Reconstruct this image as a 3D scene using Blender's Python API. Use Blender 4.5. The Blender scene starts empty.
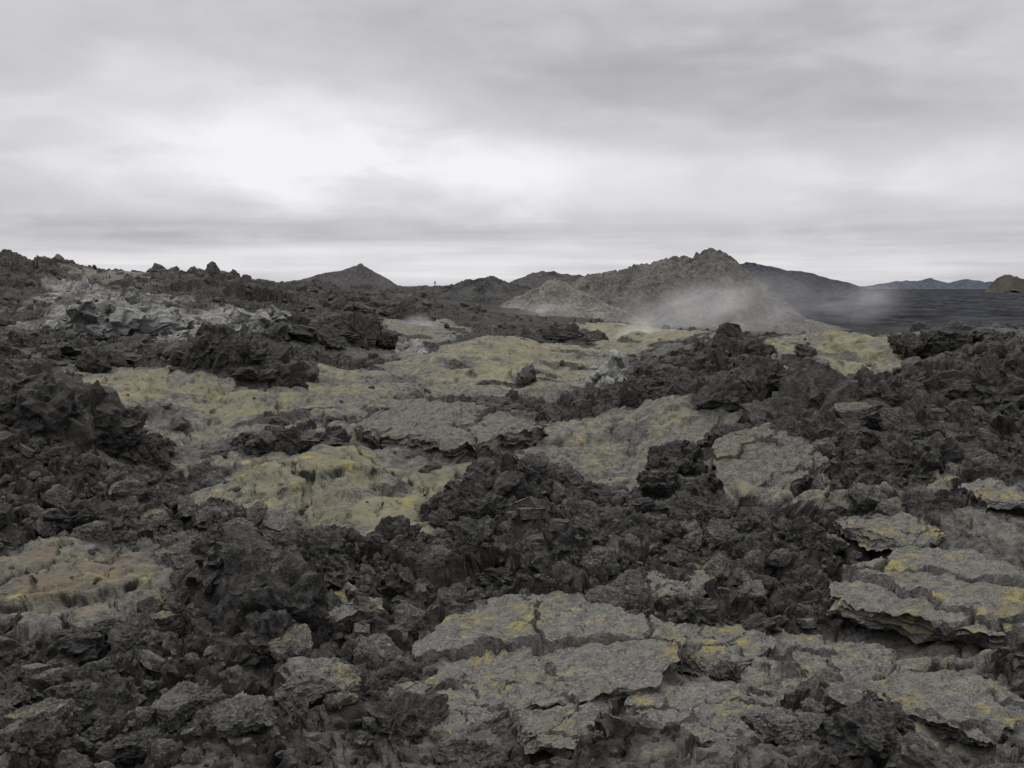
import bpy, bmesh, math, random
import numpy as np
from mathutils import Vector, Matrix
random.seed(7); rng = np.random.default_rng(7)
scn = bpy.context.scene; COL = scn.collection
F = 1005.0; H = 3.4; TILT = math.atan(99/F)
ct, st = math.cos(TILT), math.sin(TILT)

# ------------------------------------------------------------------ noise
PERM = rng.permutation(256); PERM = np.concatenate([PERM, PERM, PERM])
ANG = rng.random(256)*2*np.pi; G2X, G2Y = np.cos(ANG), np.sin(ANG)
g3 = rng.normal(size=(256, 3)); g3 /= np.linalg.norm(g3, axis=1)[:, None]
def fade(t): return t*t*t*(t*(t*6-15)+10)
def p2(x, y, s=0):
    x = x+s*17.31; y = y+s*9.77
    xi = np.floor(x); yi = np.floor(y); xf = x-xi; yf = y-yi
    xi = xi.astype(np.int64) & 255; yi = yi.astype(np.int64) & 255
    u, v = fade(xf), fade(yf)
    def g(a, b, fx, fy):
        h = PERM[PERM[a]+b]; return G2X[h]*fx+G2Y[h]*fy
    a = g(xi, yi, xf, yf); b = g(xi+1, yi, xf-1, yf)
    c = g(xi, yi+1, xf, yf-1); d = g(xi+1, yi+1, xf-1, yf-1)
    return 1.5*((a+(b-a)*u)*(1-v)+(c+(d-c)*u)*v)
def p3(p, s=0):
    p = p+np.array([s*17.31, s*9.77, s*5.13]); i = np.floor(p); f = p-i; i = i.astype(np.int64) & 255
    u = fade(f); r = 0
    for a in (0, 1):
        for b in (0, 1):
            for c in (0, 1):
                h = PERM[PERM[PERM[i[:, 0]+a]+i[:, 1]+b]+i[:, 2]+c]
                d = (g3[h]*(f-np.array([a, b, c]))).sum(1)
                w = (u[:, 0] if a else 1-u[:, 0])*(u[:, 1] if b else 1-u[:, 1])*(u[:, 2] if c else 1-u[:, 2])
                r = r+w*d
    return 1.5*r
def voro(x, y, s=0):
    x = x+s*7.7; y = y+s*3.3
    xi = np.floor(x).astype(np.int64); yi = np.floor(y).astype(np.int64)
    d1 = np.full(x.shape, 9.0); d2 = np.full(x.shape, 9.0); cid = np.zeros(x.shape, np.int64)
    vx = np.zeros(x.shape); vy = np.zeros(x.shape)
    for i in (-1, 0, 1):
        for j in (-1, 0, 1):
            h = PERM[PERM[(xi+i) & 255]+((yi+j) & 255)]
            dx = xi+i+.1+.8*((h*37 % 256)/256)-x; dy = yi+j+.1+.8*((h*91 % 256)/256)-y
            d = np.sqrt(dx*dx+dy*dy); m = d < d1
            d2 = np.where(m, d1, np.minimum(d2, d)); d1 = np.where(m, d, d1)
            cid = np.where(m, h, cid); vx = np.where(m, -dx, vx); vy = np.where(m, -dy, vy)
    return d1, d2, cid, vx, vy
def sstep(a, b, x):
    t = np.clip((x-a)/(b-a), 0, 1); return t*t*(3-2*t)

# ------------------------------------------------------------------ broad lie of the land (metres)
TP = np.array([-400, 0, 100, 200, 300, 400, 500, 600, 700, 800, 900, 1024, 1424], float)
TD = np.array([2.5, 6, 8, 10, 13, 17, 22, 28, 36, 46, 60, 80, 110, 150, 200, 300, 450], float)
TZ = np.array([
 [0, 0, 0, .1, .5, 1.3, 1.8, 1.8, 2.0, 2.6, 4.0, 6.0, 8.0, 8.0, 5, 0, -8],
 [0, 0, 0, 0, .15, 1.1, 1.6, 1.3, 1.4, 2.0, 3.4, 4.9, 6.1, 6.0, 4, 0, -8],
 [0, 0, 0, .1, 0, .4, .5, .5, .9, 1.6, 2.7, 3.9, 4.7, 4.6, 2, -2, -8],
 [0, 0, .1, .2, .1, 0, .1, .4, .9, 1.4, 2.2, 3.2, 4.0, 3.8, 2, -2, -8],
 [0, 0, 0, .2, .2, 0, .1, .2, .4, .9, 1.5, 2.2, 2.9, 2.8, 1, -1, -8],
 [0, 0, 0, .2, .2, 0, .1, .1, .1, .3, .6, 1.0, 1.5, 1.4, .5, -1, -8],
 [0, 0, 0, .1, .35, .15, 0, 0, .1, .2, .3, .3, -.2, -1, -1.5, -3, -8],
 [0, 0, 0, .1, .2, .15, 0, 0, 0, 0, .1, .3, -1.5, -2, -4, -6, -8],
 [0, 0, 0, 0, .1, .4, .9, 1.35, 1.0, .7, .3, -.6, -2, -4, -6, -8, -8],
 [0, 0, 0, 0, .1, .6, 1.25, 1.6, 1.4, .9, 0, -2, -4, -6, -7.5, -8, -8],
 [0, 0, 0, 0, .2, .8, 1.45, 1.75, 1.4, .8, 0, -2, -4, -6, -7.5, -8, -8],
 [0, 0, .05, .1, .4, 1.15, 1.85, 2.05, 1.6, .7, 0, -2, -4, -6, -7.5, -8, -8],
 [0, 0, .1, .2, .6, 1.4, 2.1, 2.4, 1.9, 1.0, 0, -2, -4, -6, -7.5, -8, -8]])
def herm(xs, ys, x):       # ys (n, ...) along the first axis
    m = np.gradient(ys, xs, axis=0)
    x = np.clip(x, xs[0], xs[-1]); k = np.clip(np.searchsorted(xs, x)-1, 0, len(xs)-2)
    h = (xs[k+1]-xs[k]); t = (x-xs[k])/h
    sh = (-1,)+(1,)*(ys.ndim-1); t = t.reshape(sh); h = h.reshape(sh)
    return (2*t**3-3*t*t+1)*ys[k]+(t**3-2*t*t+t)*h*m[k]+(-2*t**3+3*t*t)*ys[k+1]+(t**3-t*t)*h*m[k+1]
fineP = np.linspace(-400, 1424, 300); fineL = np.linspace(math.log(2.5), math.log(450), 300)
tmp = herm(np.log(TD), TZ.T, fineL)                 # (300 L, 13)
MT = herm(TP, tmp.T.copy(), fineP)                  # (300 P, 300 L)
def macro(x, y):
    y = np.maximum(y, 2.5)
    a = (np.clip(512+F*x/y, -400, 1424)+400)/1824*299
    b = (np.clip(np.log(y), fineL[0], fineL[-1])-fineL[0])/(fineL[-1]-fineL[0])*299
    i = np.clip(a.astype(int), 0, 298); j = np.clip(b.astype(int), 0, 298); a = a-i; b = b-j
    return (MT[i, j]*(1-a)+MT[i+1, j]*a)*(1-b)+(MT[i, j+1]*(1-a)+MT[i+1, j+1]*a)*b
def ray(px, py):
    a, b = (px-512)/F, (384-py)/F
    return np.array([a, ct+b*st, -st+b*ct])
TT = np.exp(np.linspace(math.log(3.5), math.log(1500), 5000))
def at(px, py):            # where the line of sight meets the ground
    d = ray(px, py); P = d[None, :]*TT[:, None]; P[:, 2] += H
    hit = np.nonzero(P[:, 2] <= macro(P[:, 0], P[:, 1]))[0]
    return P[hit[0]] if len(hit) else P[-1]
def pt(px, py, Y):         # a point at a given distance
    d = ray(px, py); q = d*(Y/d[1]); return q+np.array([0, 0, H])
def pix(x, y, z):
    dep = y*ct+(H-z)*st
    return 512+F*x/dep, 384+F*((H-z)*ct-y*st)/dep

# patches of ground: smooth ropy crust and moss, broken ground, bleached ground
SMOOTH = [(380,508,95,34,1.0),(290,490,170,20,.95),(165,482,65,12,.9),(440,492,45,16,.9),(130,402,85,26,.9),(245,412,100,18,.9),
 (330,386,80,20,.9),(150,438,65,12,.65),(505,368,95,20,1.0),(560,352,75,9,.85),(640,331,80,6,1.0),(605,445,105,22,.55),(625,476,80,15,.75),
 (690,432,55,14,.45),(765,482,40,36,.62),(840,512,60,14,.55),(850,345,80,7,1.0),(800,388,40,7,.35),(950,590,115,44,.68),(945,755,85,24,.85),
 (545,660,160,56,.55),(715,685,100,64,.55),(80,588,100,40,.9),(40,632,60,24,.7),(300,715,55,30,.4),(930,492,38,10,.42),(880,660,130,64,.55),
 (420,330,45,11,.5),(470,388,70,9,.6),(210,436,90,11,.55),(445,448,105,20,.48),(660,410,70,10,.45),(120,277,60,3,.4),(520,425,90,10,.45),
 (60,520,50,14,.45),(380,415,70,10,.5),(340,440,70,9,.45)]
ROUGHS = [(640,540,170,46),(240,600,110,60),(870,430,180,70),(980,390,120,60),(60,450,110,60),(290,466,80,8),(530,487,80,24),(740,365,70,24),
 (235,362,70,30),(150,700,170,80),(820,595,60,22),(600,400,110,10),(960,352,80,12),(430,590,110,36),(370,690,45,70),(760,560,90,22),(100,360,80,12),(600,755,50,12),(840,745,60,20),
 (350,320,90,25),(250,290,200,14),(60,268,100,6),(570,337,50,5),(800,400,110,26),(700,455,40,14)]
PALE = [(110,318,78,18,1.0),(190,326,56,12,1.0),(250,322,54,10,.95),(75,296,36,12,.95),(25,335,34,7,.4),(612,366,28,12,.4),(412,348,24,10,.6),(150,300,55,7,.6)]
OCHRE = [(45,600,70,30),(125,572,50,24),(20,570,50,20),(150,410,50,14,.5),(430,502,40,14,.4)]
BUMP = [(240,600,80,1.4,.28),(490,492,60,1.5,.34),(580,545,70,1.2,.2),(60,470,80,2.5,.4),(700,500,60,2,.2),(300,462,90,1.8,.10),
 (225,385,60,3,.7),(860,430,80,2.5,.35),(960,400,60,2.5,.35),(620,520,60,1.2,.15),(350,560,60,1.2,.12),(330,345,60,5,.6),(400,330,50,6,.4),(440,447,90,1.4,.32),
 (110,325,60,7,1.0),(380,498,80,1.8,.2),(515,358,60,5,.7),(640,338,60,6,.35),(420,372,50,3,.35),(610,445,80,2.0,.32),(270,488,80,1.6,.18),(140,408,70,3,.4),(255,416,80,2.4,.35),(760,480,40,2,.4)]
def blobs(lst, x, y):
    r = np.zeros(x.shape)
    for bl in lst:
        px, py, rx, ry = bl[:4]; s = bl[4] if len(bl) > 4 else 1.0
        c = at(px, py); n = at(px, py+ry); f = at(px, max(py-ry, 262))
        b = max((f[1]-n[1])/2, .25); b = min(b, c[1]*.3); a = rx*c[1]/F
        q = ((x-c[0]*y/c[1])/a)**2+((y-c[1])/b)**2
        r = np.maximum(r, s*np.exp(-.7*q*q))
    return r

# ------------------------------------------------------------------ the ground sheet
cols = np.concatenate([np.arange(-1100, -300, 14), np.arange(-300, 1324, 1.5), np.arange(1324, 2124, 14)]).astype(float)
def lsp(a, b, r): return np.exp(np.arange(math.log(a), math.log(b), r))
rows = np.concatenate([lsp(2.6, 5.3, .012), lsp(5.3, 55, .0042), lsp(55, 420, .0075), lsp(420, 9000, .02)])
NC, NR = len(cols), len(rows)
U, Yg = np.meshgrid((cols-512)/F, rows, indexing='ij'); Xg = U*Yg
def detail(x, y):
    base = macro(x, y)
    wx = x+.35*p2(x*.9, y*.9, 1)+.12*p2(x*3, y*3, 2); wy = y+.5*p2(x*.8, y*.8, 3)+.15*p2(x*3, y*3, 4)
    fx = wx+np.minimum(y*.025, 3)*p2(x*18/np.maximum(y, 5), np.log(y)*9, 5)
    fy = wy+np.minimum(y*.05, 4)*p2(x*18/np.maximum(y, 5), np.log(y)*9, 6)
    sm = blobs(SMOOTH, fx, fy); pale = blobs(PALE, fx, fy); rg = blobs(ROUGHS, fx, fy); och = blobs(OCHRE, fx, fy)
    near = 1-sstep(110, 300, y)
    mid = sstep(40, 60, y)
    brk = p2(x*.45, y*.3, 42)+.6*p2(x*1.3, y*1.0, 43)           # dark rock breaking through the moss
    smh = sm
    sm = sm*(1-.75*sstep(.16, .5, brk))
    pl = sstep(.10, .45, sm); plh = sstep(.0, .62, smh)
    patch = sstep(-.25, .35, p2(x*.35, y*.25, 40)+.5*p2(x*1.1, y*.9, 41))
    core = np.maximum(.30+.55*patch+.3*mid, rg)
    rough = np.clip((1-pl)*core, 0, 1)*(1-.3*sstep(.3, .8, pale))
    rh = np.clip((1-plh)*core+.20*sstep(.14, .6, brk)*plh, 0, 1)
    for px, py, rx, dep, hh in BUMP:
        c = at(px, py); a = rx*c[1]/F
        q = ((x-c[0]*y/c[1])/a)**2+((y-c[1]-.3*dep)/dep)**2
        base = base+hh*np.exp(-q)
    sp = y*.0045                     # local mesh spacing: leave out what it cannot carry
    def lod(w): return sstep(1.5, 4, w/sp)
    def rid(w, s, ax=1.0): return .6-np.abs(p2(x/w*ax, y/w, s))*2
    # smooth crust: low domes, tilted plates, open cracks, folded ropes
    d1, d2, cid, vx, vy = voro(wx*.5, wy*.5, 1)
    e = d2-d1
    tilt = ((cid*53 % 97)/97-.5)*.24*vx+((cid*29 % 89)/89-.5)*.30*vy+((cid*71 % 83)/83-.5)*.12
    plates = tilt*sstep(0, .18, e)-.13*(1-sstep(0, .08, e))
    d1, d2, c2, vx2, vy2 = voro(wx*1.7, wy*1.7, 2); e2 = d2-d1
    plates = plates+(((c2*31 % 101)/101-.5)*.06*sstep(0, .18, e2)-.06*(1-sstep(0, .08, e2)))*lod(.8)
    dome = .28*p2(x*.22, y*.22, 7)+.20*p2(x*.55, y*.55, 8)+.13*rid(2.6, 44)+.06*rid(1.1, 45, .6)*lod(1.1)
    crust = .04+dome+plates*lod(2.0)+.05*p2(x*2.5, y*2.5, 9)*lod(.4)
    crust_f = .03*p2(x*7, y*7, 10)*lod(.15)+.014*p2(x*19, y*19, 46)*lod(.06)
    # broken lava: ridged heaps and blocks
    b1, b2, bc, bx, by = voro(wx*1.3+.3*p2(x*4, y*4, 20), wy*1.3, 3)
    blocks = ((bc*43 % 101)/101-.5)*.30+((bc*57 % 97)/97-.5)*.44*bx+((bc*19 % 89)/89-.5)*.44*by-.20*(1-sstep(0, .12, b2-b1))
    h1, h2, hc, hx, hy = voro(wx*3.6+.2*p2(x*9, y*9, 21), wy*3.6, 4)
    sblk = ((hc*43 % 101)/101-.5)*.14+((hc*57 % 97)/97-.5)*.22*hx+((hc*19 % 89)/89-.5)*.22*hy-.10*(1-sstep(0, .15, h2-h1))
    aa = .26*rid(4.5, 11)+.14*rid(1.9, 12)*lod(1.9)+blocks*lod(1.2)
    aa_f = sblk*lod(.5)+.08*rid(.35, 13)*lod(.35)+.045*p2(x*8, y*8, 14)*lod(.13)
    k1, k2, kc, kx, ky = voro(fx*.2, fy*.2, 5)
    crag = ((kc*43 % 101)/101-.5)*1.1+((kc*57 % 97)/97-.5)*1.3*kx+((kc*19 % 89)/89-.5)*1.3*ky
    big = (.6*rid(14, 15)+.55*rid(6, 16)+.35*rid(2.4, 17)*lod(2)+.9*crag)*sstep(35, 75, y)*near
    left = 1-sstep(380, 520, 512+F*x/y)
    z = base+near*((1-rh)*crust+rh*aa)+big*(.15+.85*rh)*(.35+.65*left)*.9
    far = sstep(150, 330, y)
    z = z+far*(1.6*rid(40, 18)*(1-.6*sstep(800, 2500, y))+1.0*rid(14, 19)*(1-sstep(500, 900, y)))*(1-sstep(2500, 5000, y))
    return z, near*((1-rh)*crust_f+rh*aa_f), sm, pale, rough, far, rh, och
Zg, ZF, SM, PL, RO, FA, RH, OC = detail(Xg.ravel(), Yg.ravel())
Zg = Zg.reshape(NC, NR)
gy = np.gradient(Zg, axis=1)/np.gradient(Yg, axis=1); gx = np.gradient(Zg, axis=0)/np.maximum(np.gradient(Xg, axis=0), 1e-6)
SLOPE = np.hypot(gx, gy); ATT = 1/(1+(SLOPE/.7)**2)              # steep faces get their grain from the 3-D loosening instead
Zg = Zg+ZF.reshape(NC, NR)*ATT
ROg = RO.reshape(NC, NR); SMg = SM.reshape(NC, NR); PLg = PL.reshape(NC, NR)
def surf(x, y, arr=None):
    arr = Zg if arr is None else arr
    u = 512+F*x/y
    i = np.clip(np.searchsorted(cols, u)-1, 0, NC-2); j = np.clip(np.searchsorted(rows, y)-1, 0, NR-2)
    a = np.clip((u-cols[i])/(cols[i+1]-cols[i]), 0, 1); b = np.clip((y-rows[j])/(rows[j+1]-rows[j]), 0, 1)
    return (arr[i, j]*(1-a)+arr[i+1, j]*a)*(1-b)+(arr[i, j+1]*(1-a)+arr[i+1, j+1]*a)*b

def mesh_np(name, V, Fc, smooth=False, attrs=None):
    me = bpy.data.meshes.new(name); V = np.ascontiguousarray(V, np.float32); Fc = np.ascontiguousarray(Fc, np.int32)
    n, k = Fc.shape
    me.vertices.add(len(V)); me.vertices.foreach_set('co', V.ravel())
    me.loops.add(n*k); me.loops.foreach_set('vertex_index', Fc.ravel())
    me.polygons.add(n); me.polygons.foreach_set('loop_start', np.arange(0, n*k, k, dtype=np.int32))
    me.polygons.foreach_set('use_smooth', np.full(n, smooth) if isinstance(smooth, bool) else np.ascontiguousarray(smooth))
    for an, av in (attrs or {}).items():
        at_ = me.attributes.new(an, 'FLOAT', 'POINT'); at_.data.foreach_set('value', np.ascontiguousarray(av, np.float32))
    me.update(calc_edges=True)
    return me
def grid_faces(nc, nr):
    i, j = np.meshgrid(np.arange(nc-1), np.arange(nr-1), indexing='ij'); a = (i*nr+j).ravel()
    return np.stack([a, a+nr, a+nr+1, a+1], 1)
def link(name, me, mat, parent=None):
    o = bpy.data.objects.new(name, me); COL.objects.link(o)
    if mat and not me.materials: me.materials.append(mat)
    if parent: o.parent = parent
    return o
def tag(o, label=None, cat=None, group=None, kind=None):
    if label: o['label'] = label
    if cat: o['category'] = cat
    if group: o['group'] = group
    if kind: o['kind'] = kind
    return o

# ------------------------------------------------------------------ materials
class NT:
    def __init__(s, name):
        s.m = bpy.data.materials.new(name); s.m.use_nodes = True; s.t = s.m.node_tree; s.n = s.t.nodes; s.l = s.t.links
        s.bsdf = s.n['Principled BSDF']; s.geo = s.n.new('ShaderNodeNewGeometry'); s.pos = s.geo.outputs['Position']
    def put(s, sock, v):
        if isinstance(v, bpy.types.NodeSocket): s.l.new(v, sock)
        elif isinstance(v, tuple) and len(v) == 3 and sock.type == 'RGBA': sock.default_value = (*v, 1)
        else: sock.default_value = v
    def noise(s, scale, det=4, rough=.6, vec=None, dist=0):
        n = s.n.new('ShaderNodeTexNoise'); s.put(n.inputs['Vector'], vec or s.pos)
        n.inputs['Scale'].default_value = scale; n.inputs['Detail'].default_value = det; n.inputs['Roughness'].default_value = rough; n.inputs['Distortion'].default_value = dist
        return n.outputs['Fac']
    def ma(s, op, a, b=0.0, clamp=False):
        n = s.n.new('ShaderNodeMath'); n.operation = op; n.use_clamp = clamp; s.put(n.inputs[0], a); s.put(n.inputs[1], b); return n.outputs[0]
    def rng(s, v, a, b, c=0.0, d=1.0):
        n = s.n.new('ShaderNodeMapRange'); n.interpolation_type = 'SMOOTHSTEP'; s.put(n.inputs[0], v)
        for k, q in zip((1, 2, 3, 4), (a, b, c, d)): n.inputs[k].default_value = q
        return n.outputs[0]
    def mix(s, f, a, b):
        n = s.n.new('ShaderNodeMix'); n.data_type = 'RGBA'; s.put(n.inputs[0], f); s.put(n.inputs[6], a); s.put(n.inputs[7], b); return n.outputs[2]
    def attr(s, name):
        n = s.n.new('ShaderNodeAttribute'); n.attribute_name = name; return n.outputs['Fac']
    def nz(s):
        n = s.n.new('ShaderNodeSeparateXYZ'); s.l.new(s.geo.outputs['Normal'], n.inputs[0]); return n.outputs[2]
    def bump(s, h, strength, dist, prev=None):
        n = s.n.new('ShaderNodeBump'); n.inputs['Strength'].default_value = strength; n.inputs['Distance'].default_value = dist
        s.put(n.inputs['Height'], h)
        if prev: s.put(n.inputs['Normal'], prev)
        return n.outputs[0]
    def done(s, col, nrm=None, rough=.95, spec=.06):
        s.put(s.bsdf.inputs['Base Color'], col); s.bsdf.inputs['Roughness'].default_value = rough
        s.bsdf.inputs['Specular IOR Level'].default_value = spec
        if nrm: s.put(s.bsdf.inputs['Normal'], nrm)
        return s.m
def lava_mat(name, dark, light, moss=.3, lichen=.5):
    k = NT(name)
    n1 = k.noise(1.3, 4, .65); n2 = k.noise(9, 5, .7); n3 = k.noise(45, 4, .7)
    c = k.mix(k.rng(n2, .32, .7), dark, light)
    c = k.mix(k.ma('MULTIPLY', k.rng(n3, .35, .7), .5), c, tuple(q*1.7 for q in light))
    if lichen: c = k.mix(k.ma('MULTIPLY', k.rng(k.noise(28, 2, .6), .58, .66), lichen), c, (.22, .22, .205))
    c = k.mix(k.ma('MULTIPLY', k.rng(n1, .48, .66), .28), c, (.068, .061, .052))
    if moss:
        up = k.rng(k.nz(), .3, .85)
        ms = k.ma('ADD', k.ma('MULTIPLY', n1, .5), k.ma('ADD', k.ma('MULTIPLY', n2, .45), k.ma('MULTIPLY', n3, .35)))
        f = k.ma('MULTIPLY', k.ma('MULTIPLY', k.rng(ms, .80-.3*moss, .96-.3*moss), up), .66)
        c = k.mix(f, c, k.mix(k.rng(k.noise(2.6, 5, .66), .51, .62), (.135, .126, .086), (.255, .215, .058)))
    return k.done(c, k.bump(n3, .9, .03, k.bump(n2, .7, .06)))
M_dark = lava_mat('dark_clinker_lava', (.0105, .0103, .010), (.058, .056, .053), .0, .22)
M_rub = lava_mat('rubble_lava', (.0115, .0113, .011), (.069, .066, .062), .26, .3)
M_block = lava_mat('grey_block_lava', (.024, .0235, .0225), (.090, .087, .081), .46, .5)
M_slab = lava_mat('slab_lava', (.044, .043, .041), (.130, .126, .118), .62, .6)
M_brown = lava_mat('brown_lava', (.042, .0395, .036), (.118, .111, .100), .40, .5)
M_pale = lava_mat('bleached_rock', (.070, .070, .068), (.215, .214, .207), .0, .6)
M_vent = lava_mat('crusted_vent_rock', (.11, .11, .109), (.30, .30, .295), .0, .7)
# ground
k = NT('lava_field_ground')
n1 = k.noise(.9, 4, .65); n2 = k.noise(7, 5, .7); n3 = k.noise(40, 4, .7); nb = k.noise(.12, 5, .65); n25 = k.noise(2.2, 5, .7); nz = k.nz()
ro = k.attr('rough'); mo = k.attr('moss'); pa = k.attr('pale'); fa = k.attr('far'); oc = k.attr('ochre')
darkc = k.mix(k.rng(n2, .3, .7), (.0105, .0103, .010), (.064, .061, .057))
darkc = k.mix(k.ma('MULTIPLY', k.rng(nb, .42, .64), .35), darkc, (.076, .067, .056))
slabc = k.mix(k.rng(n2, .3, .7), (.044, .043, .041), (.132, .128, .119))
slabc = k.mix(k.ma('MULTIPLY', k.rng(n3, .4, .72), .45), slabc, (.205, .20, .187))
flat = k.rng(nz, .4, .75)
c = k.mix(k.ma('MULTIPLY', k.rng(ro, .60, .05), flat), darkc, slabc)
mf = k.ma('ADD', k.ma('MULTIPLY', mo, 1.05), k.ma('ADD', k.ma('MULTIPLY', k.ma('SUBTRACT', n25, .5), 2.3), k.ma('ADD', k.ma('MULTIPLY', k.ma('SUBTRACT', n2, .5), 2.4), k.ma('MULTIPLY', k.ma('SUBTRACT', n3, .5), 1.8))))
mf = k.ma('SUBTRACT', k.ma('SUBTRACT', mf, .25), k.ma('MULTIPLY', ro, .15))
mf = k.rng(mf, .06, .84)
mf = k.ma('MULTIPLY', k.ma('MULTIPLY', mf, k.rng(nz, .4, .85)), .84)
mossc = k.mix(k.rng(n1, .35, .65), (.116, .109, .074), (.200, .184, .108))
mossc = k.mix(k.rng(n3, .3, .75), mossc, (.165, .157, .114))
mossc = k.mix(k.ma('MULTIPLY', k.rng(k.noise(1.9, 5, .68), .56, .66), .75), mossc, (.275, .235, .066))
mossc = k.mix(k.ma('MULTIPLY', k.rng(k.ma('ADD', oc, k.ma('MULTIPLY', k.ma('SUBTRACT', k.noise(1.4, 5, .65), .5), 2.6)), .42, .95), .7), mossc, (.118, .086, .060))
c = k.mix(mf, c, mossc)
pf = k.rng(k.ma('ADD', pa, k.ma('MULTIPLY', k.ma('SUBTRACT', k.noise(.45, 6, .7), .5), 2.3)), .3, .9)
c = k.mix(k.ma('MULTIPLY', pf, .82), c, k.mix(k.rng(k.noise(1.2, 6, .75), .35, .65), (.075, .075, .073), (.25, .249, .24)))
sx = k.n.new('ShaderNodeMapping'); k.l.new(k.pos, sx.inputs[0]); sx.inputs['Scale'].default_value = (.05, .018, 1)
plainc = k.mix(k.rng(k.noise(1.0, 8, .75, sx.outputs[0]), .40, .64), (.009, .0095, .012), (.036, .038, .044))  # dark lava of the plain, with distance haze painted in as a bluish tint
c = k.mix(fa, c, plainc)
M_ground = k.done(c, k.bump(n3, .9, .03, k.bump(n2, .8, .08)), .98, .02)
def hill_mat(name, a, b, sc, moss=0.0):
    k = NT(name); mp = k.n.new('ShaderNodeMapping'); k.l.new(k.pos, mp.inputs[0]); mp.inputs['Scale'].default_value = (1, .5, .3)
    n = k.noise(sc, 8, .70, mp.outputs[0]); n2 = k.noise(sc*9, 6, .75)
    c = k.mix(k.rng(n, .38, .62), a, b)
    c = k.mix(k.ma('MULTIPLY', k.rng(n2, .42, .7), .55), c, tuple(q*1.5 for q in b))
    c = k.mix(k.ma('MULTIPLY', k.rng(n2, .52, .36), .55), c, tuple(q*.45 for q in a))
    if moss: c = k.mix(k.ma('MULTIPLY', k.rng(k.noise(sc*1.5, 6, .7), .5, .62), moss), c, (.13, .12, .085))
    return k.done(c, k.bump(k.ma('ADD', n, k.ma('MULTIPLY', n2, .6)), .9, 1.2/sc*.12), .97, .02)

# loosen the sheet in all three directions so steep faces are rocky rather than fluted
V = np.stack([Xg.ravel(), Yg.ravel(), Zg.ravel()], 1)
uu = 512+F*V[:, 0]/V[:, 1]; STP = (1-ATT).ravel()
m = (V[:, 1] < 50) & (uu > -300) & (uu < 1324); P = V[m].copy(); sc = np.clip(.30+.70*RH[m]+.4*STP[m], 0, 1.15)[:, None]
D = np.stack([p3(P*2.6, 31+q) for q in range(3)], 1)*.12+np.stack([p3(P*7.5, 35+q) for q in range(3)], 1)*.06*sstep(60, 25, P[:, 1:2])
V[m] = P+D*sc*np.array([1, 1, .6])
m = (V[:, 1] < 16) & (uu > -100) & (uu < 1124); P = V[m].copy(); sc = np.clip(.3+.7*RH[m]+.4*STP[m], 0, 1.15)[:, None]
V[m] = P+np.stack([p3(P*19, 51+q) for q in range(3)], 1)*.024*sc
GF = grid_faces(NC, NR)
g = link('ground', mesh_np('ground', V, GF, (RH[GF[:, 0]] < .35) | (V[GF[:, 0], 1] > 130), dict(moss=SM, pale=PL, rough=RO, far=FA, ochre=OC)), M_ground)
tag(g, 'dark lava field with mossy slabs running out to a flat black plain', 'ground', kind='structure')

# ------------------------------------------------------------------ hills
def hill(name, label, crest, Y, slope, base, mat, amp, w, dys=None, seed=0, res=320, warp=1.2, skirt=0.0):
    P = np.array([pt(px, py, Y+(dys[i] if dys else 0)) for i, (px, py) in enumerate(crest)])
    t = np.linspace(0, len(P)-1, 70); Q = np.stack([np.interp(t, np.arange(len(P)), P[:, q]) for q in range(3)], 1)
    hmax = (Q[:, 2]-base).max(); rad = hmax/slope*(1+skirt*2.6 if skirt else 1.05)
    x0, x1 = Q[:, 0].min()-rad, Q[:, 0].max()+rad; y0, y1 = Q[:, 1].min()-rad, Q[:, 1].max()+rad
    nx = res; ny = max(60, int(min(res, res*(y1-y0)/(x1-x0))))
    X, Yy = np.meshgrid(np.linspace(x0, x1, nx), np.linspace(y0, y1, ny), indexing='ij'); x = X.ravel(); y = Yy.ravel()
    xw = x+amp*warp*p2(x/w, y/w, seed+1); yw = y+amp*warp*p2(x/w, y/w, seed+2)
    z = np.full(x.shape, base-3.0); ang = np.zeros(x.shape); dd = np.zeros(x.shape)
    for q in Q:
        d = np.hypot(xw-q[0], yw-q[1]); zz = q[2]-slope*d; hq = q[2]-base
        if skirt: zz = np.maximum(zz, base+skirt*hq-.30*slope*(d-(1-skirt)*hq/slope))
        mm = zz > z
        z = np.where(mm, zz, z); ang = np.where(mm, np.arctan2(yw-q[1], xw-q[0])*3+q[0]/w*1.5, ang); dd = np.where(mm, d, dd)
    up = sstep(base-1, base+.3*hmax, z)
    r = lambda s, k: .6-2*np.abs(p2(x/s, y/s, seed+k))
    top = sstep(base+.70*hmax, base+.97*hmax, z)
    gully = (.6-2*np.abs(p2(ang*1.3, dd/w*.35, seed+7)))*sstep(0, w, dd)
    z = z+(.35+.65*up)*amp*(.30*r(w, 3)+.24*r(w/2.3, 4)+.38*gully*up+(.13+.28*top)*r(w/4, 5)+(.07+.10*top)*p2(x/w*9, y/w*9, seed+6))
    me = mesh_np(name, np.stack([x, y, z], 1), grid_faces(nx, ny), True)
    return tag(link(name, me, mat), label, 'hill', kind='structure')
M_cone = hill_mat('cone_scoria', (.056, .0535, .050), (.118, .112, .105), .14, .0)
M_mound = hill_mat('mound_scoria', (.085, .081, .074), (.158, .150, .137), .17, .12)
M_ridge = hill_mat('ridge_lava', (.026, .0255, .026), (.06, .058, .056), .15, .1)
M_farcone = hill_mat('far_cone', (.052, .050, .050), (.075, .072, .071), .05)
M_farhill = hill_mat('far_hill', (.036, .038, .046), (.056, .058, .066), .03)  # blue-grey includes painted aerial haze, no haze volume in the scene
M_haze = hill_mat('hazy_hill', (.055, .062, .078), (.075, .083, .10), .01)  # aerial haze put into the base colour: paler and bluer with distance
M_right = hill_mat('right_mound', (.056, .051, .043), (.082, .075, .062), .08)
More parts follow.
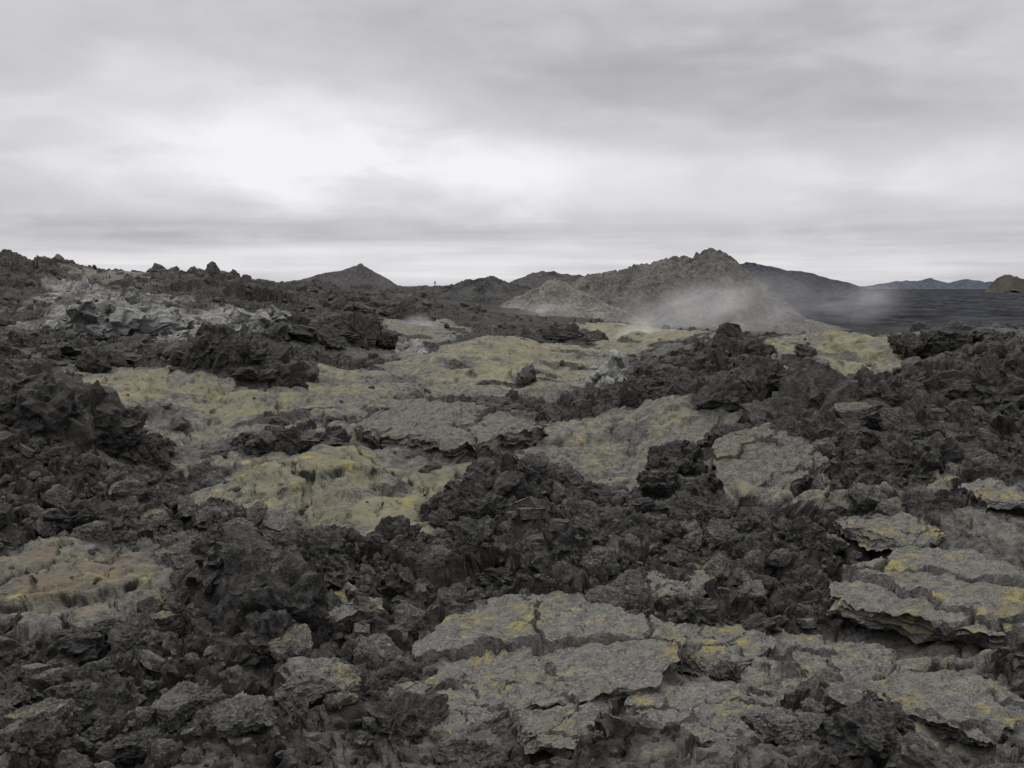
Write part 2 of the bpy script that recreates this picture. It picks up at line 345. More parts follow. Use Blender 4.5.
hill('crater_cone', 'tall grey crater cone with a pointed top right of centre', [(585,276),(610,270),(640,265),(660,260),(668,257),(695,256),(703,253),(711,250),(716,248),(721,253)], 260, .80, -8, M_cone, 2.1, 9, [14,8,4,1,0,0,0,0,0,2], 30, 520, .5, .12)
hill('crater_mound', 'low light brown mound on the left flank of the crater cone', [(524,300),(540,288),(552,281),(564,282),(576,291),(588,301)], 226, .52, -5, M_mound, 1.4, 7, None, 40)
hill('lava_ridge', 'dark low lava ridge where the tiny figure stands', [(360,284),(385,284),(410,286),(435,287),(455,285),(472,280),(488,277),(500,281),(520,286),(545,294)], 300, .30, -3, M_ridge, 1.6, 8, None, 50)
hill('rounded_hill', 'rounded brown hill left behind the crater cone', [(515,284),(530,276),(545,271),(560,273),(590,277)], 430, .35, -8, M_farcone, 1.6, 16, None, 60)
hill('distant_cone', 'small distant dark cone on the left skyline', [(280,282),(300,279),(320,274),(340,270),(354,266),(362,264),(370,269),(378,275),(390,284)], 750, .60, -8, M_farcone, 1.6, 22, None, 70)
hill('dark_hill', 'long dark hill behind the right side of the crater cone', [(690,272),(735,263),(752,263),(770,266),(795,270),(815,275),(838,280),(855,284)], 950, .4, -9, M_farhill, 3, 40, None, 80)
hill('hazy_hill', 'low bluish hill far off on the right horizon', [(872,285),(892,283),(905,279.5),(915,281),(928,279),(942,283.5),(955,282),(966,279.5),(985,281.5),(1010,281),(1060,278),(1100,281),(1200,283)], 3000, .22, -12, M_haze, 8, 110, None, 90, 260)
hill('small_mound', 'small brown mound at the right end of the horizon', [(992,282),(998,278),(1005,275),(1014,275),(1024,279)], 1500, 1.3, -6, M_right, 2.5, 20, None, 100, 200)

# ------------------------------------------------------------------ rocks
ICO = {}
def ico(n):
    if n not in ICO:
        bm = bmesh.new(); bmesh.ops.create_icosphere(bm, subdivisions=n, radius=1); bm.verts.ensure_lookup_table()
        ICO[n] = (np.array([v.co[:] for v in bm.verts]), np.array([[v.index for v in f.verts] for f in bm.faces])); bm.free()
    return ICO[n]
def rock(seed, lev, kind):
    r = np.random.default_rng(seed); v, f = ico(lev); v = v.copy(); s = seed % 50
    if kind == 'clinker':
        v *= (1+.55*p3(v*1.4, s)+.30*(1-2*np.abs(p3(v*2.6, s+1))))[:, None]
    npl = {'clinker': 5, 'block': 13, 'slab': 6}[kind]; a0 = r.uniform(0, 6.28)
    for q_ in range(npl):
        n = r.normal(size=3); o = r.uniform(.5, .8) if kind != 'clinker' else r.uniform(.6, .95)
        if kind == 'slab':
            an = a0+q_*6.283/npl+r.uniform(-.4, .4); n = np.array([math.cos(an), math.sin(an), r.uniform(-.25, .25)]); o = r.uniform(.38, .72)
        n /= np.linalg.norm(n)
        q = v@n-o; v -= np.where(q > 0, q, 0)[:, None]*n*.96
    if kind == 'slab':
        for sg, o in ((1, .26), (-1, .30)):
            q = sg*v[:, 2]-o; v[:, 2] -= sg*np.where(q > 0, q, 0)*.95
    a = {'clinker': 1.0, 'block': .6, 'slab': .30}[kind]
    nv = v/np.maximum(np.linalg.norm(v, axis=1), .01)[:, None]
    d = .16*p3(v*3.2, s+3)+.10*(1-2*np.abs(p3(v*5.5, s+4)))
    if lev >= 4: d = d+.07*p3(v*12, s+5)
    if lev >= 5: d = d+.04*p3(v*25, s+6)
    return v+nv*(a*d)[:, None], f
def rotm(r, tiltmax):
    a = r.uniform(0, 6.283); b = r.uniform(0, 6.283)
    return np.array(Matrix.Rotation(r.uniform(0, tiltmax), 3, Vector((math.cos(b), math.sin(b), 0))) @ Matrix.Rotation(a, 3, 'Z'))

landmarks, footprints = [], []
def place_outcrop(name, kind, px, py, w, h, label, short, mat, seed, n=16, cat='rock', tilt=0.0):
    c = at(px, py-(h*.35 if kind == 'slab' else 0)); dist = c[1]; W = w*dist/F; Hh = h*dist/F
    r = np.random.default_rng(seed); Vs, Fs, off = [], [], 0
    if kind == 'outcrop' or kind == 'bluff':
        fine = .6 if mat is M_pale else 1.0
        for i in range(n):
            x = np.clip(r.normal(0, .26), -.48, .48); y = np.clip(r.normal(0, .2), -.35, .35)
            top = Hh*(1-(2.0*x)**2*.7)*(1-(2.2*y)**2*.5)*r.uniform(.75, 1.12)
            rad = W*r.uniform(.05, .15)*fine; rad = min(rad, Hh*.42); z = r.uniform(-.1, 1)*max(top-rad, 0)
            v, f = rock(seed*31+i, 4, 'clinker' if ((kind == 'outcrop' or fine < 1) and i % 4) else 'block')
            v = (v*np.array([r.uniform(.7, 1.4), r.uniform(.7, 1.3), r.uniform(.7, 1.5)]))@rotm(r, 1.2).T*rad+np.array([x*W, y*W, z])
            Vs.append(v); Fs.append(f+off); off += len(v)
        s_ = (.42, .36, .70) if fine < 1 else (.36, .30, .55)
        v, f = rock(seed*31+77, 6 if fine < 1 else 5, 'clinker'); v = v*np.array([W*s_[0], W*s_[1], Hh*s_[2]])+np.array([0, 0, Hh*.05])
        if fine < 1: v = v+np.stack([p3(v*1.1, seed), p3(v*1.1, seed+1), p3(v*1.1, seed+2)], 1)*.35+np.stack([p3(v*3.1, seed+3), p3(v*3.1, seed+4), p3(v*3.1, seed+5)], 1)*.16
        Vs.append(v); Fs.append(f+off)
    else:
        v, f = rock(seed*31, 7 if (kind == 'slab' and w > 100) else 6, kind)
        ext = v.max(0)-v.min(0)
        hh = Hh if kind == 'block' else max(W*.14, .15)
        dep = W*.8 if kind == 'block' else max(W*.6, min(Hh*dist/H*.9, W*1.2))
        v = v/ext*np.array([W, dep, hh]); v[:, 2] -= v[:, 2].min()
        if kind == 'slab':
            wx = v[:, 0]+.10*p2(v[:, 0]*3, v[:, 1]*3, seed)+.04*p2(v[:, 0]*9, v[:, 1]*9, seed); wy = v[:, 1]+.10*p2(v[:, 0]*3, v[:, 1]*3, seed+1)+.04*p2(v[:, 0]*9, v[:, 1]*9, seed+3)
            d1, d2, cid, vx, vy = voro(wx*2.0/W, wy*2.0/W, seed)
            topm = sstep(.4, .8, v[:, 2]/hh); e = d2-d1
            v[:, 2] += topm*(-.34*hh*(1-sstep(.0, .04, e))+((cid*43 % 101)/101-.5)*.20*hh+((cid*57 % 97)/97-.5)*.45*hh*vx+((cid*19 % 89)/89-.5)*.45*hh*vy)
            v[:, 2] -= .35*hh*((v[:, 0]/(W*.5))**2+(v[:, 1]/(dep*.5))**2)*topm*.5
        sc_ = dist/9
        v += (.045*p3(v*4/sc_, seed)+.026*p3(v*12/sc_, seed+1)+.015*p3(v*30/sc_, seed+2))[:, None]*np.array([.7, .7, 1])*sc_
        if tilt:
            v = v@np.array(Matrix.Rotation(tilt, 3, Vector((r.uniform(.3, 1), r.uniform(-.5, .5), 0)).normalized())).T
        Vs, Fs = [v], [f]
        footprints.append((c[0], c[1], W*.39, dep*.39))
    VV, FF = np.concatenate(Vs), np.concatenate(Fs)
    o = link(name, mesh_np(name, VV, FF), mat)
    zz = surf(np.array([c[0]-W*.3, c[0], c[0]+W*.3]), np.array([c[1]]*3)); zz = zz.mean()+.3*(zz.max()-zz.mean()) if kind == 'slab' else zz[1]
    sink = {'slab': .45*max(W*.14, .15), 'block': .15*Hh}.get(kind, .15*Hh)
    if 'hump' in label: sink = .3*W*.14
    o.location = (c[0], c[1]+(W*.2 if kind != 'slab' else 0), zz-sink)
    tag(o, label, cat); landmarks.append((px, py-h*.5, short, c[0], c[1]))
    return o
NAMED = [
 ('lava_outcrop','outcrop',235,632,195,118,'tall jagged black lava outcrop rising at lower left','tall jagged lower left outcrop',M_dark,54),
 ('lava_outcrop','outcrop',488,506,110,58,'peaked black outcrop at the middle of the rubble ridge','peaked central outcrop',M_dark,34),
 ('lava_outcrop','outcrop',572,582,95,66,'dark hollowed outcrop just right of the picture centre','hollowed outcrop right of centre',M_dark,30),
 ('lava_outcrop','outcrop',393,562,54,42,'small black lava knob left of the central outcrop','small black knob',M_dark,16),
 ('lava_outcrop','outcrop',744,362,76,38,'black pinnacle standing on the crest of the right ridge','ridge crest pinnacle',M_dark,26),
 ('lava_outcrop','outcrop',225,396,125,66,'steep dark bluff above the mossy hollow at middle left','steep middle left bluff',M_dark,34),
 ('lava_outcrop','outcrop',965,352,100,26,'low black crest outcrop near the right edge of the ridge','low right crest outcrop',M_dark,24),
 ('lava_outcrop','outcrop',25,450,175,84,'broad black outcrop at the left edge beyond the brown moss','broad left edge outcrop',M_dark,50),
 ('lava_outcrop','outcrop',135,474,74,42,'dark hollow outcrop at the left end of the yellow moss','dark outcrop beside yellow moss',M_dark,20),
 ('lava_outcrop','outcrop',290,468,120,22,'long black outcrop behind the yellow moss slab','long outcrop behind moss slab',M_dark,30),
 ('lava_outcrop','outcrop',875,428,190,66,'wide black outcrop on the face of the right ridge','wide right ridge outcrop',M_dark,52),
 ('lava_outcrop','outcrop',1000,405,140,74,'high black outcrop cut by the right edge of the view','high right edge outcrop',M_dark,44),
 ('lava_outcrop','outcrop',695,482,90,40,'black outcrop at the foot of the right ridge','ridge foot outcrop',M_dark,24),
 ('lava_outcrop','outcrop',625,545,115,46,'dark spiky outcrop behind the foreground plates','spiky outcrop behind plates',M_dark,30),
 ('lava_outcrop','outcrop',810,607,76,46,'black craggy outcrop above the tilted right plate','craggy outcrop above tilted plate',M_dark,20),
 ('lava_outcrop','outcrop',500,404,110,16,'low dark outcrop beside the far moss hollow','low outcrop by far moss hollow',M_dark,26),
 ('lava_outcrop','outcrop',672,402,90,24,'low dark outcrop right of the white crusted rock','low outcrop right of white rock',M_dark,26),
 ('lava_outcrop','outcrop',330,352,110,32,'dark outcrop on the slope below the bleached hillside','outcrop below bleached hillside',M_dark,28),
 ('lava_outcrop','outcrop',330,564,60,30,'black outcrop between the yellow moss and the small knob','outcrop below yellow moss',M_dark,18),
 ('lava_outcrop','outcrop',930,475,130,50,'black outcrop above the right hand moss slabs','outcrop above right moss slabs',M_dark,32),
 ('lava_outcrop','outcrop',770,548,100,40,'black outcrop between the ridge foot and tilted plate','outcrop between ridge and plate',M_dark,26),
 ('lava_outcrop','outcrop',566,346,88,22,'dark rim of the hollow behind the white crusted rock','dark hollow rim',M_dark,26),
 ('lava_outcrop','outcrop',30,275,90,14,'dark crag on the left end of the skyline','left skyline crag',M_dark,22),
 ('lava_outcrop','outcrop',50,362,150,26,'dark crag in front of the bleached hillside at left','crag before bleached hillside',M_dark,34),
 ('lava_outcrop','outcrop',325,318,80,24,'dark crag right of the bleached hillside','crag right of bleached hillside',M_dark,26),
 ('lava_outcrop','outcrop',380,325,90,22,'dark crag on the slope under the distant cone','crag under distant cone',M_dark,22),
 ('lava_outcrop','outcrop',830,458,110,48,'black outcrop halfway up the right ridge','outcrop halfway up right ridge',M_dark,30),
 ('lava_outcrop','outcrop',780,402,130,40,'black outcrop just under the ridge crest pinnacle','outcrop under crest pinnacle',M_dark,34),
 ('lava_outcrop','outcrop',90,720,110,60,'low black clinker heap at the lower left corner','clinker heap at lower left corner',M_dark,36),
 ('lava_outcrop','outcrop',370,690,90,56,'low black clinker heap left of the broad foreground plate','clinker heap left of broad plate',M_dark,30),
 ('lava_slab','slab',445,466,210,46,'smooth brown lava hump behind the central outcrop','smooth brown hump',M_brown,0),
 ('lava_slab','slab',765,514,120,68,'tilted mossy slab running down the face of the right ridge','tilted ridge face slab',M_brown,0),
 ('lava_slab','slab',555,690,290,118,'broad cracked lava plate with moss flecks in the foreground','broad foreground plate',M_slab,0),
 ('lava_slab','slab',450,738,140,78,'tilted grey plate on the left of the broad foreground plate','tilted left plate',M_slab,0),
 ('lava_slab','slab',715,668,130,54,'flat grey plate on the right of the broad foreground plate','flat plate right of broad plate',M_slab,0),
 ('lava_slab','slab',700,745,165,76,'mossy plate in front at the lower right of centre','mossy lower right plate',M_slab,0),
 ('lava_slab','slab',820,670,165,66,'dark edged plate tilted up below the craggy outcrop','dark edged tilted plate',M_slab,0),
 ('lava_slab','slab',955,728,190,70,'thick grey slab with a black broken edge at lower right','thick lower right slab',M_slab,0),
 ('lava_slab','slab',960,634,270,92,'wide mossy slab at the right edge','wide right edge slab',M_slab,0),
 ('lava_slab','slab',1000,520,80,28,'light grey slab on the rubble at the right edge','light right edge slab',M_slab,0),
 ('lava_slab','slab',890,554,104,32,'small grey slab above the wide mossy slab','small slab above wide slab',M_slab,0),
 ('lava_slab','slab',665,608,104,32,'thin grey plate behind the broad foreground plate','thin plate behind broad plate',M_slab,0),
 ('lava_slab','slab',580,762,140,46,'grey plate at the bottom edge right of the centre line','bottom edge grey plate',M_slab,0),
 ('lava_slab','slab',335,630,90,34,'flat grey slab right of the tall jagged outcrop','flat slab right of tall outcrop',M_slab,0),
 ('lava_block','block',318,718,90,54,'square lava block with yellow moss on top','yellow topped block',M_slab,0),
 ('lava_block','block',185,710,70,42,'grey angular block below the tall jagged outcrop','grey block below tall outcrop',M_block,0),
 ('lava_block','block',285,664,54,34,'small pale grey block beside the tall jagged outcrop','small pale grey block',M_slab,0),
 ('lava_block','block',120,658,56,28,'dark block in front of the brown moss patch','dark block before brown moss',M_block,0),
 ('lava_block','block',475,768,80,40,'grey block at the bottom edge left of centre','bottom edge grey block',M_block,0),
 ('lava_block','block',790,768,90,36,'dark block at the bottom edge right of centre','bottom edge dark block',M_block,0),
 ('lava_block','block',610,612,60,22,'flat topped block on the far rim of the broad plate','flat topped rim block',M_block,0),
 ('lava_block','block',850,716,76,42,'wedge shaped block left of the thick lower right slab','wedge block left of thick slab',M_block,0),
 ('lava_block','block',30,755,70,40,'dark angular block in the bottom left corner','bottom left corner block',M_block,0),
 ('lava_block','block',245,755,70,38,'rough grey block below the yellow topped block','block below yellow topped block',M_block,0),
 ('bleached_rock','bluff',610,388,54,54,'white crusted rock standing beside the steaming hollow','white crusted rock',M_vent,40),
 ('bleached_rock','bluff',412,362,36,26,'small whitish rock below the left steam wisp','small whitish rock',M_vent,18),
 ('bleached_rock','bluff',92,342,140,52,'broad ash grey bleached crag on the left hillside','ash grey left crag',M_pale,60),
 ('bleached_rock','bluff',190,346,120,36,'lower bleached crag right of the broad ash grey crag','lower bleached crag',M_pale,46),
 ('bleached_rock','bluff',265,333,84,24,'small bleached ledge at the right end of the pale rocks','small bleached ledge',M_pale,30),
]
for i, (nm, kd, px, py, w, h, lab, sh, mt, n) in enumerate(NAMED):
    tl = random.uniform(.03, .14) if kd == 'slab' else random.uniform(-.3, .3)
    place_outcrop(nm, kd, px, py, w, h, lab, sh, mt, 11+i, n, tilt=.30 if 'running down' in lab else tl)

# loose rocks
cand = []
def scatter(n, d0, d1, rp0, rp1, pw):
    px = rng.uniform(-160, 1184, n); y = np.exp(rng.uniform(math.log(d0), math.log(d1), n)); x = (px-512)/F*y
    ro_ = surf(x, y, ROg); zz = surf(x, y); pa_ = surf(x, y, PLg)
    clump = p2(x*.5, y*.5, 33)
    keep = rng.random(n) < np.clip(ro_**1.5*(.75+.9*clump), 0, 1)*(1-.4*sstep(.2, .6, pa_))+.012
    for fx, fy, fa_, fb in footprints: keep &= (((x-fx)/fa_)**2+((y-fy)/fb)**2 > 1) | (rng.random(n) < .03)
    x, y, zz, ro_ = x[keep], y[keep], zz[keep], ro_[keep]; m = len(x)
    rp = np.clip(rp0/np.maximum(rng.random(m), 1e-3)**pw, rp0, rp1)*np.where(ro_ > .4, 1, .5)
    for q in range(m): cand.append((x[q], y[q], zz[q], max(rp[q]*y[q]/F, .018), rp[q]))
scatter(10500, 4.6, 9.5, 3.3, 25, .52)
scatter(13000, 9.5, 17, 2.4, 18, .5)
scatter(13000, 17, 38, 1.8, 10, .48)
scatter(6500, 38, 125, 1.4, 6, .48)
A = np.array(cand); PX, PY = pix(A[:, 0], A[:, 1], A[:, 2])
inv = (PX > 8) & (PX < 1016) & (PY > 290) & (PY < 758)
order = np.argsort(-A[:, 4]*inv); NT_ = 245
things = order[:NT_]; rest = order[NT_:]
protos = {}
for i in range(14):
    kd = ('block', 'clinker', 'slab', 'block', 'clinker', 'block', 'clinker')[i % 7]
    v, f = rock(500+i, 5, kd); me = mesh_np('lava_rock', v, f); me.materials.append(M_block if kd != 'clinker' else M_dark); protos[i] = (me, kd)
recs = []
for t in things:
    i = int(rng.integers(14)); me, kd = protos[i]
    q = min(range(len(landmarks)), key=lambda j: math.hypot(landmarks[j][0]-PX[t], 1.6*(landmarks[j][1]-PY[t])))
    dx, dy = PX[t]-landmarks[q][0], 1.6*(PY[t]-landmarks[q][1])
    di = ('right of' if dx > 0 else 'left of') if abs(dx) > abs(dy) else ('in front of' if dy > 0 else 'behind')
    recs.append((q, di, kd, math.hypot(dx, dy), t, me))
recs.sort(key=lambda a: a[:4]); cnt = {}
ORD = ['closest', 'second closest', 'third closest', 'fourth closest', 'fifth closest', 'sixth closest', 'seventh closest', 'eighth closest', 'ninth closest', 'tenth closest', 'eleventh closest', 'twelfth closest']
ADJ = {'block': 'angular grey lava block', 'clinker': 'spiky black clinker', 'slab': 'flat lava flake'}
for q, di, kd, _, t, me in recs:
    key = (q, di, kd); j = cnt.get(key, 0); cnt[key] = j+1
    x, y, z, r, rp = A[t]
    o = bpy.data.objects.new({'block': 'lava_rock', 'clinker': 'lava_clinker', 'slab': 'lava_flake'}[kd], me); COL.objects.link(o)
    s = r*1.1
    o.scale = (s*random.uniform(.85, 1.35), s*random.uniform(.85, 1.25), s*random.uniform(.75, 1.1))
    o.rotation_euler = (random.uniform(-.5, .5), random.uniform(-.5, .5), random.uniform(0, 6.28))
    o.location = (x, y, z+r*random.uniform(-.05, .3))
    tag(o, f'{ADJ[kd]}, {ORD[min(j, 11)]} {di} the {landmarks[q][2]}', 'rock', 'loose rocks on the lava field')
LIB = {(lv, i): rock(900+i, lv, ('block', 'clinker', 'clinker', 'block', 'slab')[i % 5]) for lv in (2, 3, 4) for i in range(20)}
Vs, Fs, off = [], [], 0
for t in rest:
    x, y, z, r, rp = A[t]; lv = 4 if rp > 11 else (3 if rp > 4.5 else 2)
    v, f = LIB[(lv, int(rng.integers(20)))]
    v = (v*rng.uniform(.75, 1.35, 3))@rotm(random, .9).T*(r*1.1)+np.array([x, y, z+r*random.uniform(-.25, .35)])
    Vs.append(v); Fs.append(f+off); off += len(v)
o = link('lava_rubble', mesh_np('lava_rubble', np.concatenate(Vs), np.concatenate(Fs)), M_rub)
tag(o, 'loose dark clinker rubble strewn over the lava field', 'rubble', kind='stuff')
print('RUBBLE', len(rest), off)

# ------------------------------------------------------------------ the walker on the ridge
def walker(px, py, Y):
    c = pt(px, py, Y)
    J = {'pelvis': (0, 0, .93, .145), 'waist': (0, 0, 1.08, .13), 'chest': (0, .01, 1.32, .16), 'neck': (0, 0, 1.48, .06), 'head': (0, -.01, 1.62, .10), 'crown': (0, 0, 1.72, .075),
         'hipL': (.09, 0, .88, .09), 'kneeL': (.11, -.05, .5, .06), 'ankL': (.12, .03, .09, .045), 'toeL': (.13, -.14, .04, .04),
         'hipR': (-.09, 0, .88, .09), 'kneeR': (-.11, .02, .5, .06), 'ankR': (-.12, .12, .09, .045), 'toeR': (-.13, -.04, .04, .04),
         'shL': (.19, 0, 1.42, .065), 'elL': (.25, .05, 1.14, .05), 'wrL': (.26, -.08, .92, .035), 'haL': (.26, -.13, .84, .04),
         'shR': (-.19, 0, 1.42, .065), 'elR': (-.25, .05, 1.14, .05), 'wrR': (-.26, -.08, .92, .035), 'haR': (-.26, -.13, .84, .04)}
    E = [('pelvis','waist'),('waist','chest'),('chest','neck'),('neck','head'),('head','crown')]
    for s in 'LR': E += [('pelvis','hip'+s),('hip'+s,'knee'+s),('knee'+s,'ank'+s),('ank'+s,'toe'+s),('chest','sh'+s),('sh'+s,'el'+s),('el'+s,'wr'+s),('wr'+s,'ha'+s)]
    names = list(J); me = bpy.data.meshes.new('person'); me.from_pydata([J[n][:3] for n in names], [(names.index(a), names.index(b)) for a, b in E], [])
    o = link('person', me, None); o.modifiers.new('skin', 'SKIN'); s = o.modifiers.new('sub', 'SUBSURF'); s.levels = s.render_levels = 2
    for i, n in enumerate(names): me.skin_vertices[0].data[i].radius = (J[n][3], J[n][3]*.85); me.skin_vertices[0].data[i].use_root = (n == 'pelvis')
    k = NT('dark_outdoor_clothes'); me.materials.append(k.done(k.mix(k.noise(4), (.02, .022, .03), (.04, .042, .05))))
    o.location = c; o.rotation_euler.z = .5
    tag(o, 'tiny person in dark clothes standing on the ridge skyline', 'person')
walker(435, 286.5, 299)

# ------------------------------------------------------------------ steam
def steam(px, py, Y, w, h, dens, lean, label, seed, depth=None, lo=.40, hi=.74):
    v, f = ico(4); v = v.copy(); c = pt(px, py, Y); W = w*Y/F; Hh = h*Y/F
    v = v*(1+.12*p3(v*1.7, seed))[:, None]; v[:, 0] += lean*(v[:, 2]+1)*.5
    o = link('steam_plume', mesh_np('steam_plume', v, f, True), None)
    o.scale = (W/2, (depth or W*.8)/2, Hh/2); o.location = (c[0], c[1], c[2])
    m = bpy.data.materials.new('steam'); m.use_nodes = True; nt = m.node_tree; nt.nodes.clear(); N = nt.nodes.new; L = nt.links.new
    try: m.cycles.volume_step_rate = 2.5
    except Exception as e: print('steprate', e)
    out = N('ShaderNodeOutputMaterial'); vol = N('ShaderNodeVolumeScatter'); tc = N('ShaderNodeTexCoord'); ln = N('ShaderNodeVectorMath'); ln.operation = 'LENGTH'
    sep = N('ShaderNodeSeparateXYZ'); L(tc.outputs['Object'], sep.inputs[0])
    sh = N('ShaderNodeMath'); sh.operation = 'MULTIPLY_ADD'; L(sep.outputs[2], sh.inputs[0]); sh.inputs[1].default_value = -lean*.5
    sh2 = N('ShaderNodeMath'); sh2.operation = 'SUBTRACT'; L(sep.outputs[0], sh2.inputs[0]); sh2.inputs[1].default_value = lean*.5; L(sh2.outputs[0], sh.inputs[2])
    cb = N('ShaderNodeCombineXYZ'); L(sh.outputs[0], cb.inputs[0]); L(sep.outputs[1], cb.inputs[1]); L(sep.outputs[2], cb.inputs[2]); L(cb.outputs[0], ln.inputs[0])
    mr = N('ShaderNodeMapRange'); mr.interpolation_type = 'SMOOTHSTEP'; L(ln.outputs['Value'], mr.inputs[0])
    for q, val in zip((1, 2, 3, 4), (.0, .92, 1, 0)): mr.inputs[q].default_value = val
    mp = N('ShaderNodeMapping'); L(cb.outputs[0], mp.inputs[0]); mp.inputs['Scale'].default_value = (min(W/Hh*.8, 2.1), .5, .8); mp.inputs['Location'].default_value = (seed*3.7, seed*1.3, 0); mp.inputs['Rotation'].default_value = (0, .45, 0)
    no = N('ShaderNodeTexNoise'); L(mp.outputs[0], no.inputs['Vector']); no.inputs['Scale'].default_value = 1.6; no.inputs['Detail'].default_value = 3; no.inputs['Distortion'].default_value = .5
    m2 = N('ShaderNodeMapRange'); L(no.outputs['Fac'], m2.inputs[0])
    for q, val in zip((1, 2, 3, 4), (lo, hi, 0, 1)): m2.inputs[q].default_value = val
    mu = N('ShaderNodeMath'); mu.operation = 'MULTIPLY'; L(mr.outputs[0], mu.inputs[0]); L(m2.outputs[0], mu.inputs[1])
    m3 = N('ShaderNodeMath'); m3.operation = 'MULTIPLY'; L(mu.outputs[0], m3.inputs[0]); m3.inputs[1].default_value = dens/(depth or W*.8)
    vol.inputs['Color'].default_value = (.97, .97, .97, 1); L(m3.outputs[0], vol.inputs['Density']); L(vol.outputs[0], out.inputs['Volume'])
    o.data.materials.append(m); tag(o, label, 'steam')
steam(412, 336, 62, 58, 60, 3.0, .3, 'thin wisp of steam rising from the small whitish rock', 1, None, .3, .72)
steam(628, 342, 60, 96, 76, 2.6, .6, 'thin steam drifting over the white crusted rock', 2, None, .3, .74)
steam(680, 308, 170, 310, 96, 1.7, .5, 'wide veil of white steam across the foot of the crater cone', 3, 22, .27, .76)
steam(530, 312, 165, 110, 44, .7, .4, 'faint steam in front of the low brown mound', 4, 20, .3, .75)
steam(845, 303, 190, 130, 62, 1.3, .5, 'steam trailing off the right foot of the crater cone', 5, 22, .32, .75)

# ------------------------------------------------------------------ sky, sun, camera
SUN_EL, SUN_AZ = math.radians(42), math.radians(-16)      # ahead, a little to the left
w = bpy.data.worlds.new('World'); scn.world = w; w.use_nodes = True; t = w.node_tree; t.nodes.clear(); N = t.nodes.new; L = t.links.new
out = N('ShaderNodeOutputWorld'); bg1 = N('ShaderNodeBackground'); bg2 = N('ShaderNodeBackground'); add = N('ShaderNodeMixShader')
sky = N('ShaderNodeTexSky'); sky.sky_type = 'NISHITA'; sky.sun_disc = False; sky.sun_elevation = SUN_EL; sky.sun_rotation = SUN_AZ; sky.air_density = 1; sky.dust_density = 2
desat = N('ShaderNodeHueSaturation'); desat.inputs['Saturation'].default_value = .5; L(sky.outputs[0], desat.inputs['Color'])
L(desat.outputs[0], bg1.inputs[0]); bg1.inputs[1].default_value = .05
tc = N('ShaderNodeTexCoord'); sep = N('ShaderNodeSeparateXYZ'); L(tc.outputs['Generated'], sep.inputs[0])
def M(op, a, b=0.0, c=None):
    n = N('ShaderNodeMath'); n.operation = op
    for i, q in enumerate((a, b) if c is None else (a, b, c)):
        if isinstance(q, bpy.types.NodeSocket): L(q, n.inputs[i])
        else: n.inputs[i].default_value = q
    return n.outputs[0]
def MR(v, a, b, c, d):
    n = N('ShaderNodeMapRange'); n.interpolation_type = 'SMOOTHSTEP'; L(v, n.inputs[0])
    for i, q in zip((1, 2, 3, 4), (a, b, c, d)): n.inputs[i].default_value = q
    return n.outputs[0]
AZ = M('ARCTAN2', sep.outputs[0], sep.outputs[1]); EL = sep.outputs[2]
zc = M('ADD', M('MAXIMUM', EL, 0.0), .10)
cb = N('ShaderNodeCombineXYZ'); L(M('DIVIDE', sep.outputs[0], zc), cb.inputs[0]); L(M('DIVIDE', sep.outputs[1], zc), cb.inputs[1])
cd = N('ShaderNodeCombineXYZ'); L(AZ, cd.inputs[0]); L(EL, cd.inputs[1])
def SN(scale, det, rough, loc=(0, 0, 0), sc=(1, 1, 1), dist=0, vec=None):
    mp = N('ShaderNodeMapping'); L((vec or cb).outputs[0], mp.inputs[0]); mp.inputs['Location'].default_value = loc; mp.inputs['Scale'].default_value = sc
    n = N('ShaderNodeTexNoise'); L(mp.outputs[0], n.inputs['Vector']); n.inputs['Scale'].default_value = scale; n.inputs['Detail'].default_value = det
    n.inputs['Roughness'].default_value = rough; n.inputs['Distortion'].default_value = dist
    return n.outputs['Fac']
big = SN(.8, 4, .5, (3.1, 1.7, 0)); mid = SN(1, 5, .5, (2.3, 1.1, 0), (7, 22, 1), .3, cd); lump = SN(1, 5, .55, (5, 3, 0), (18, 34, 1), .2, cd); lay = SN(1, 5, .55, (1, 5, 0), (4, 85, 1), .3, cd)
wob = M('MULTIPLY', M('SUBTRACT', big, .5), .5); wob2 = M('MULTIPLY', M('SUBTRACT', mid, .5), 1.9)
def mass(px, py, rx, ry):      # a soft-edged cloud mass or gap in a given direction
    a0 = math.atan((px-512)/F); e0 = math.sin(math.atan((285-py)/F))
    d = M('SQRT', M('ADD', M('POWER', M('DIVIDE', M('SUBTRACT', AZ, a0), rx/F), 2.0), M('POWER', M('DIVIDE', M('SUBTRACT', EL, e0), ry/F), 2.0)))
    return MR(M('ADD', d, M('ADD', wob, wob2)), .2, 1.25, 1.0, 0.0)
low = M('MULTIPLY', MR(EL, .02, .09, 1.0, 0.0), .5)
v = M('ADD', .590, M('MULTIPLY', M('SUBTRACT', big, .5), .22))
v = M('ADD', v, M('MULTIPLY', M('SUBTRACT', mid, .5), .22))
v = M('ADD', v, M('MULTIPLY', M('SUBTRACT', lump, .5), .11))
v = M('ADD', v, M('MULTIPLY', M('MULTIPLY', M('SUBTRACT', lay, .5), 1.0), low))
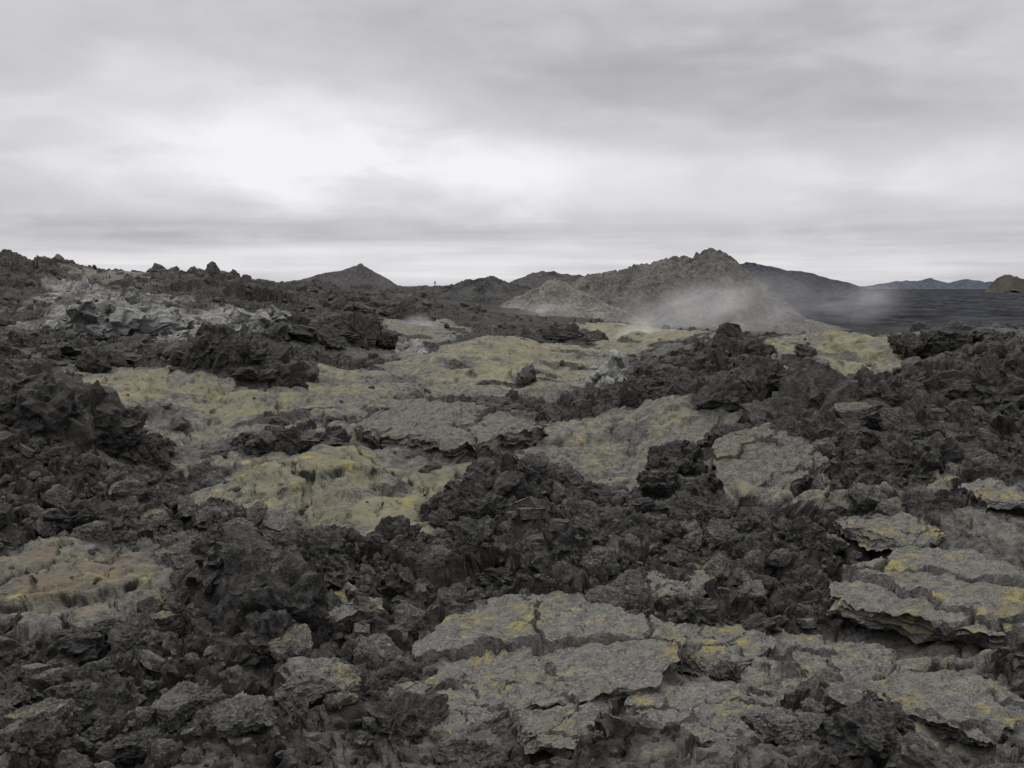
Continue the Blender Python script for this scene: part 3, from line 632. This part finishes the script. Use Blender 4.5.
v = M('ADD', v, M('MULTIPLY', mass(270, 152, 290, 78), .22))
v = M('ADD', v, M('MULTIPLY', mass(310, 150, 150, 45), .08))
v = M('ADD', v, M('MULTIPLY', mass(430, 172, 420, 48), .09))
v = M('ADD', v, M('MULTIPLY', mass(620, 188, 360, 42), .15))
v = M('ADD', v, M('MULTIPLY', mass(480, 264, 650, 26), .19))
v = M('ADD', v, M('MULTIPLY', mass(960, 185, 140, 45), .12))
v = M('SUBTRACT', v, M('MULTIPLY', mass(720, 95, 300, 60), .10))
v = M('SUBTRACT', v, M('MULTIPLY', mass(200, 232, 320, 16), .09))
v = M('MINIMUM', v, .94)
v = M('MULTIPLY', v, MR(EL, .30, .85, 1.0, 4.1))      # an overcast sky is brightest overhead
cr = N('ShaderNodeCombineColor'); L(M('MULTIPLY', v, .982), cr.inputs[0]); L(M('MULTIPLY', v, .970), cr.inputs[1]); L(M('ADD', M('MULTIPLY', v, .957), .036), cr.inputs[2])
L(cr.outputs[0], bg2.inputs[0]); bg2.inputs[1].default_value = 1.0
add.inputs[0].default_value = .94
L(bg1.outputs[0], add.inputs[1]); L(bg2.outputs[0], add.inputs[2]); L(add.outputs[0], out.inputs['Surface'])
sl = bpy.data.lights.new('sun', 'SUN'); sl.energy = 1.5; sl.angle = math.radians(12); sl.color = (1, .97, .92)
so = bpy.data.objects.new('sun', sl); COL.objects.link(so); so.location = (-20, 60, 60)
sd = Vector((math.sin(SUN_AZ)*math.cos(SUN_EL), math.cos(SUN_AZ)*math.cos(SUN_EL), math.sin(SUN_EL)))
so.rotation_euler = (-sd).to_track_quat('-Z', 'Y').to_euler()
cam = bpy.data.cameras.new('camera'); cam.sensor_width = 36; cam.lens = 36*F/1024; cam.clip_start = .1; cam.clip_end = 20000
co = bpy.data.objects.new('camera', cam); COL.objects.link(co); co.location = (0, 0, H); co.rotation_euler = (math.pi/2-TILT, 0, 0); scn.camera = co
scn.view_settings.view_transform = 'Standard'; scn.view_settings.look = 'None'; scn.view_settings.exposure = 0
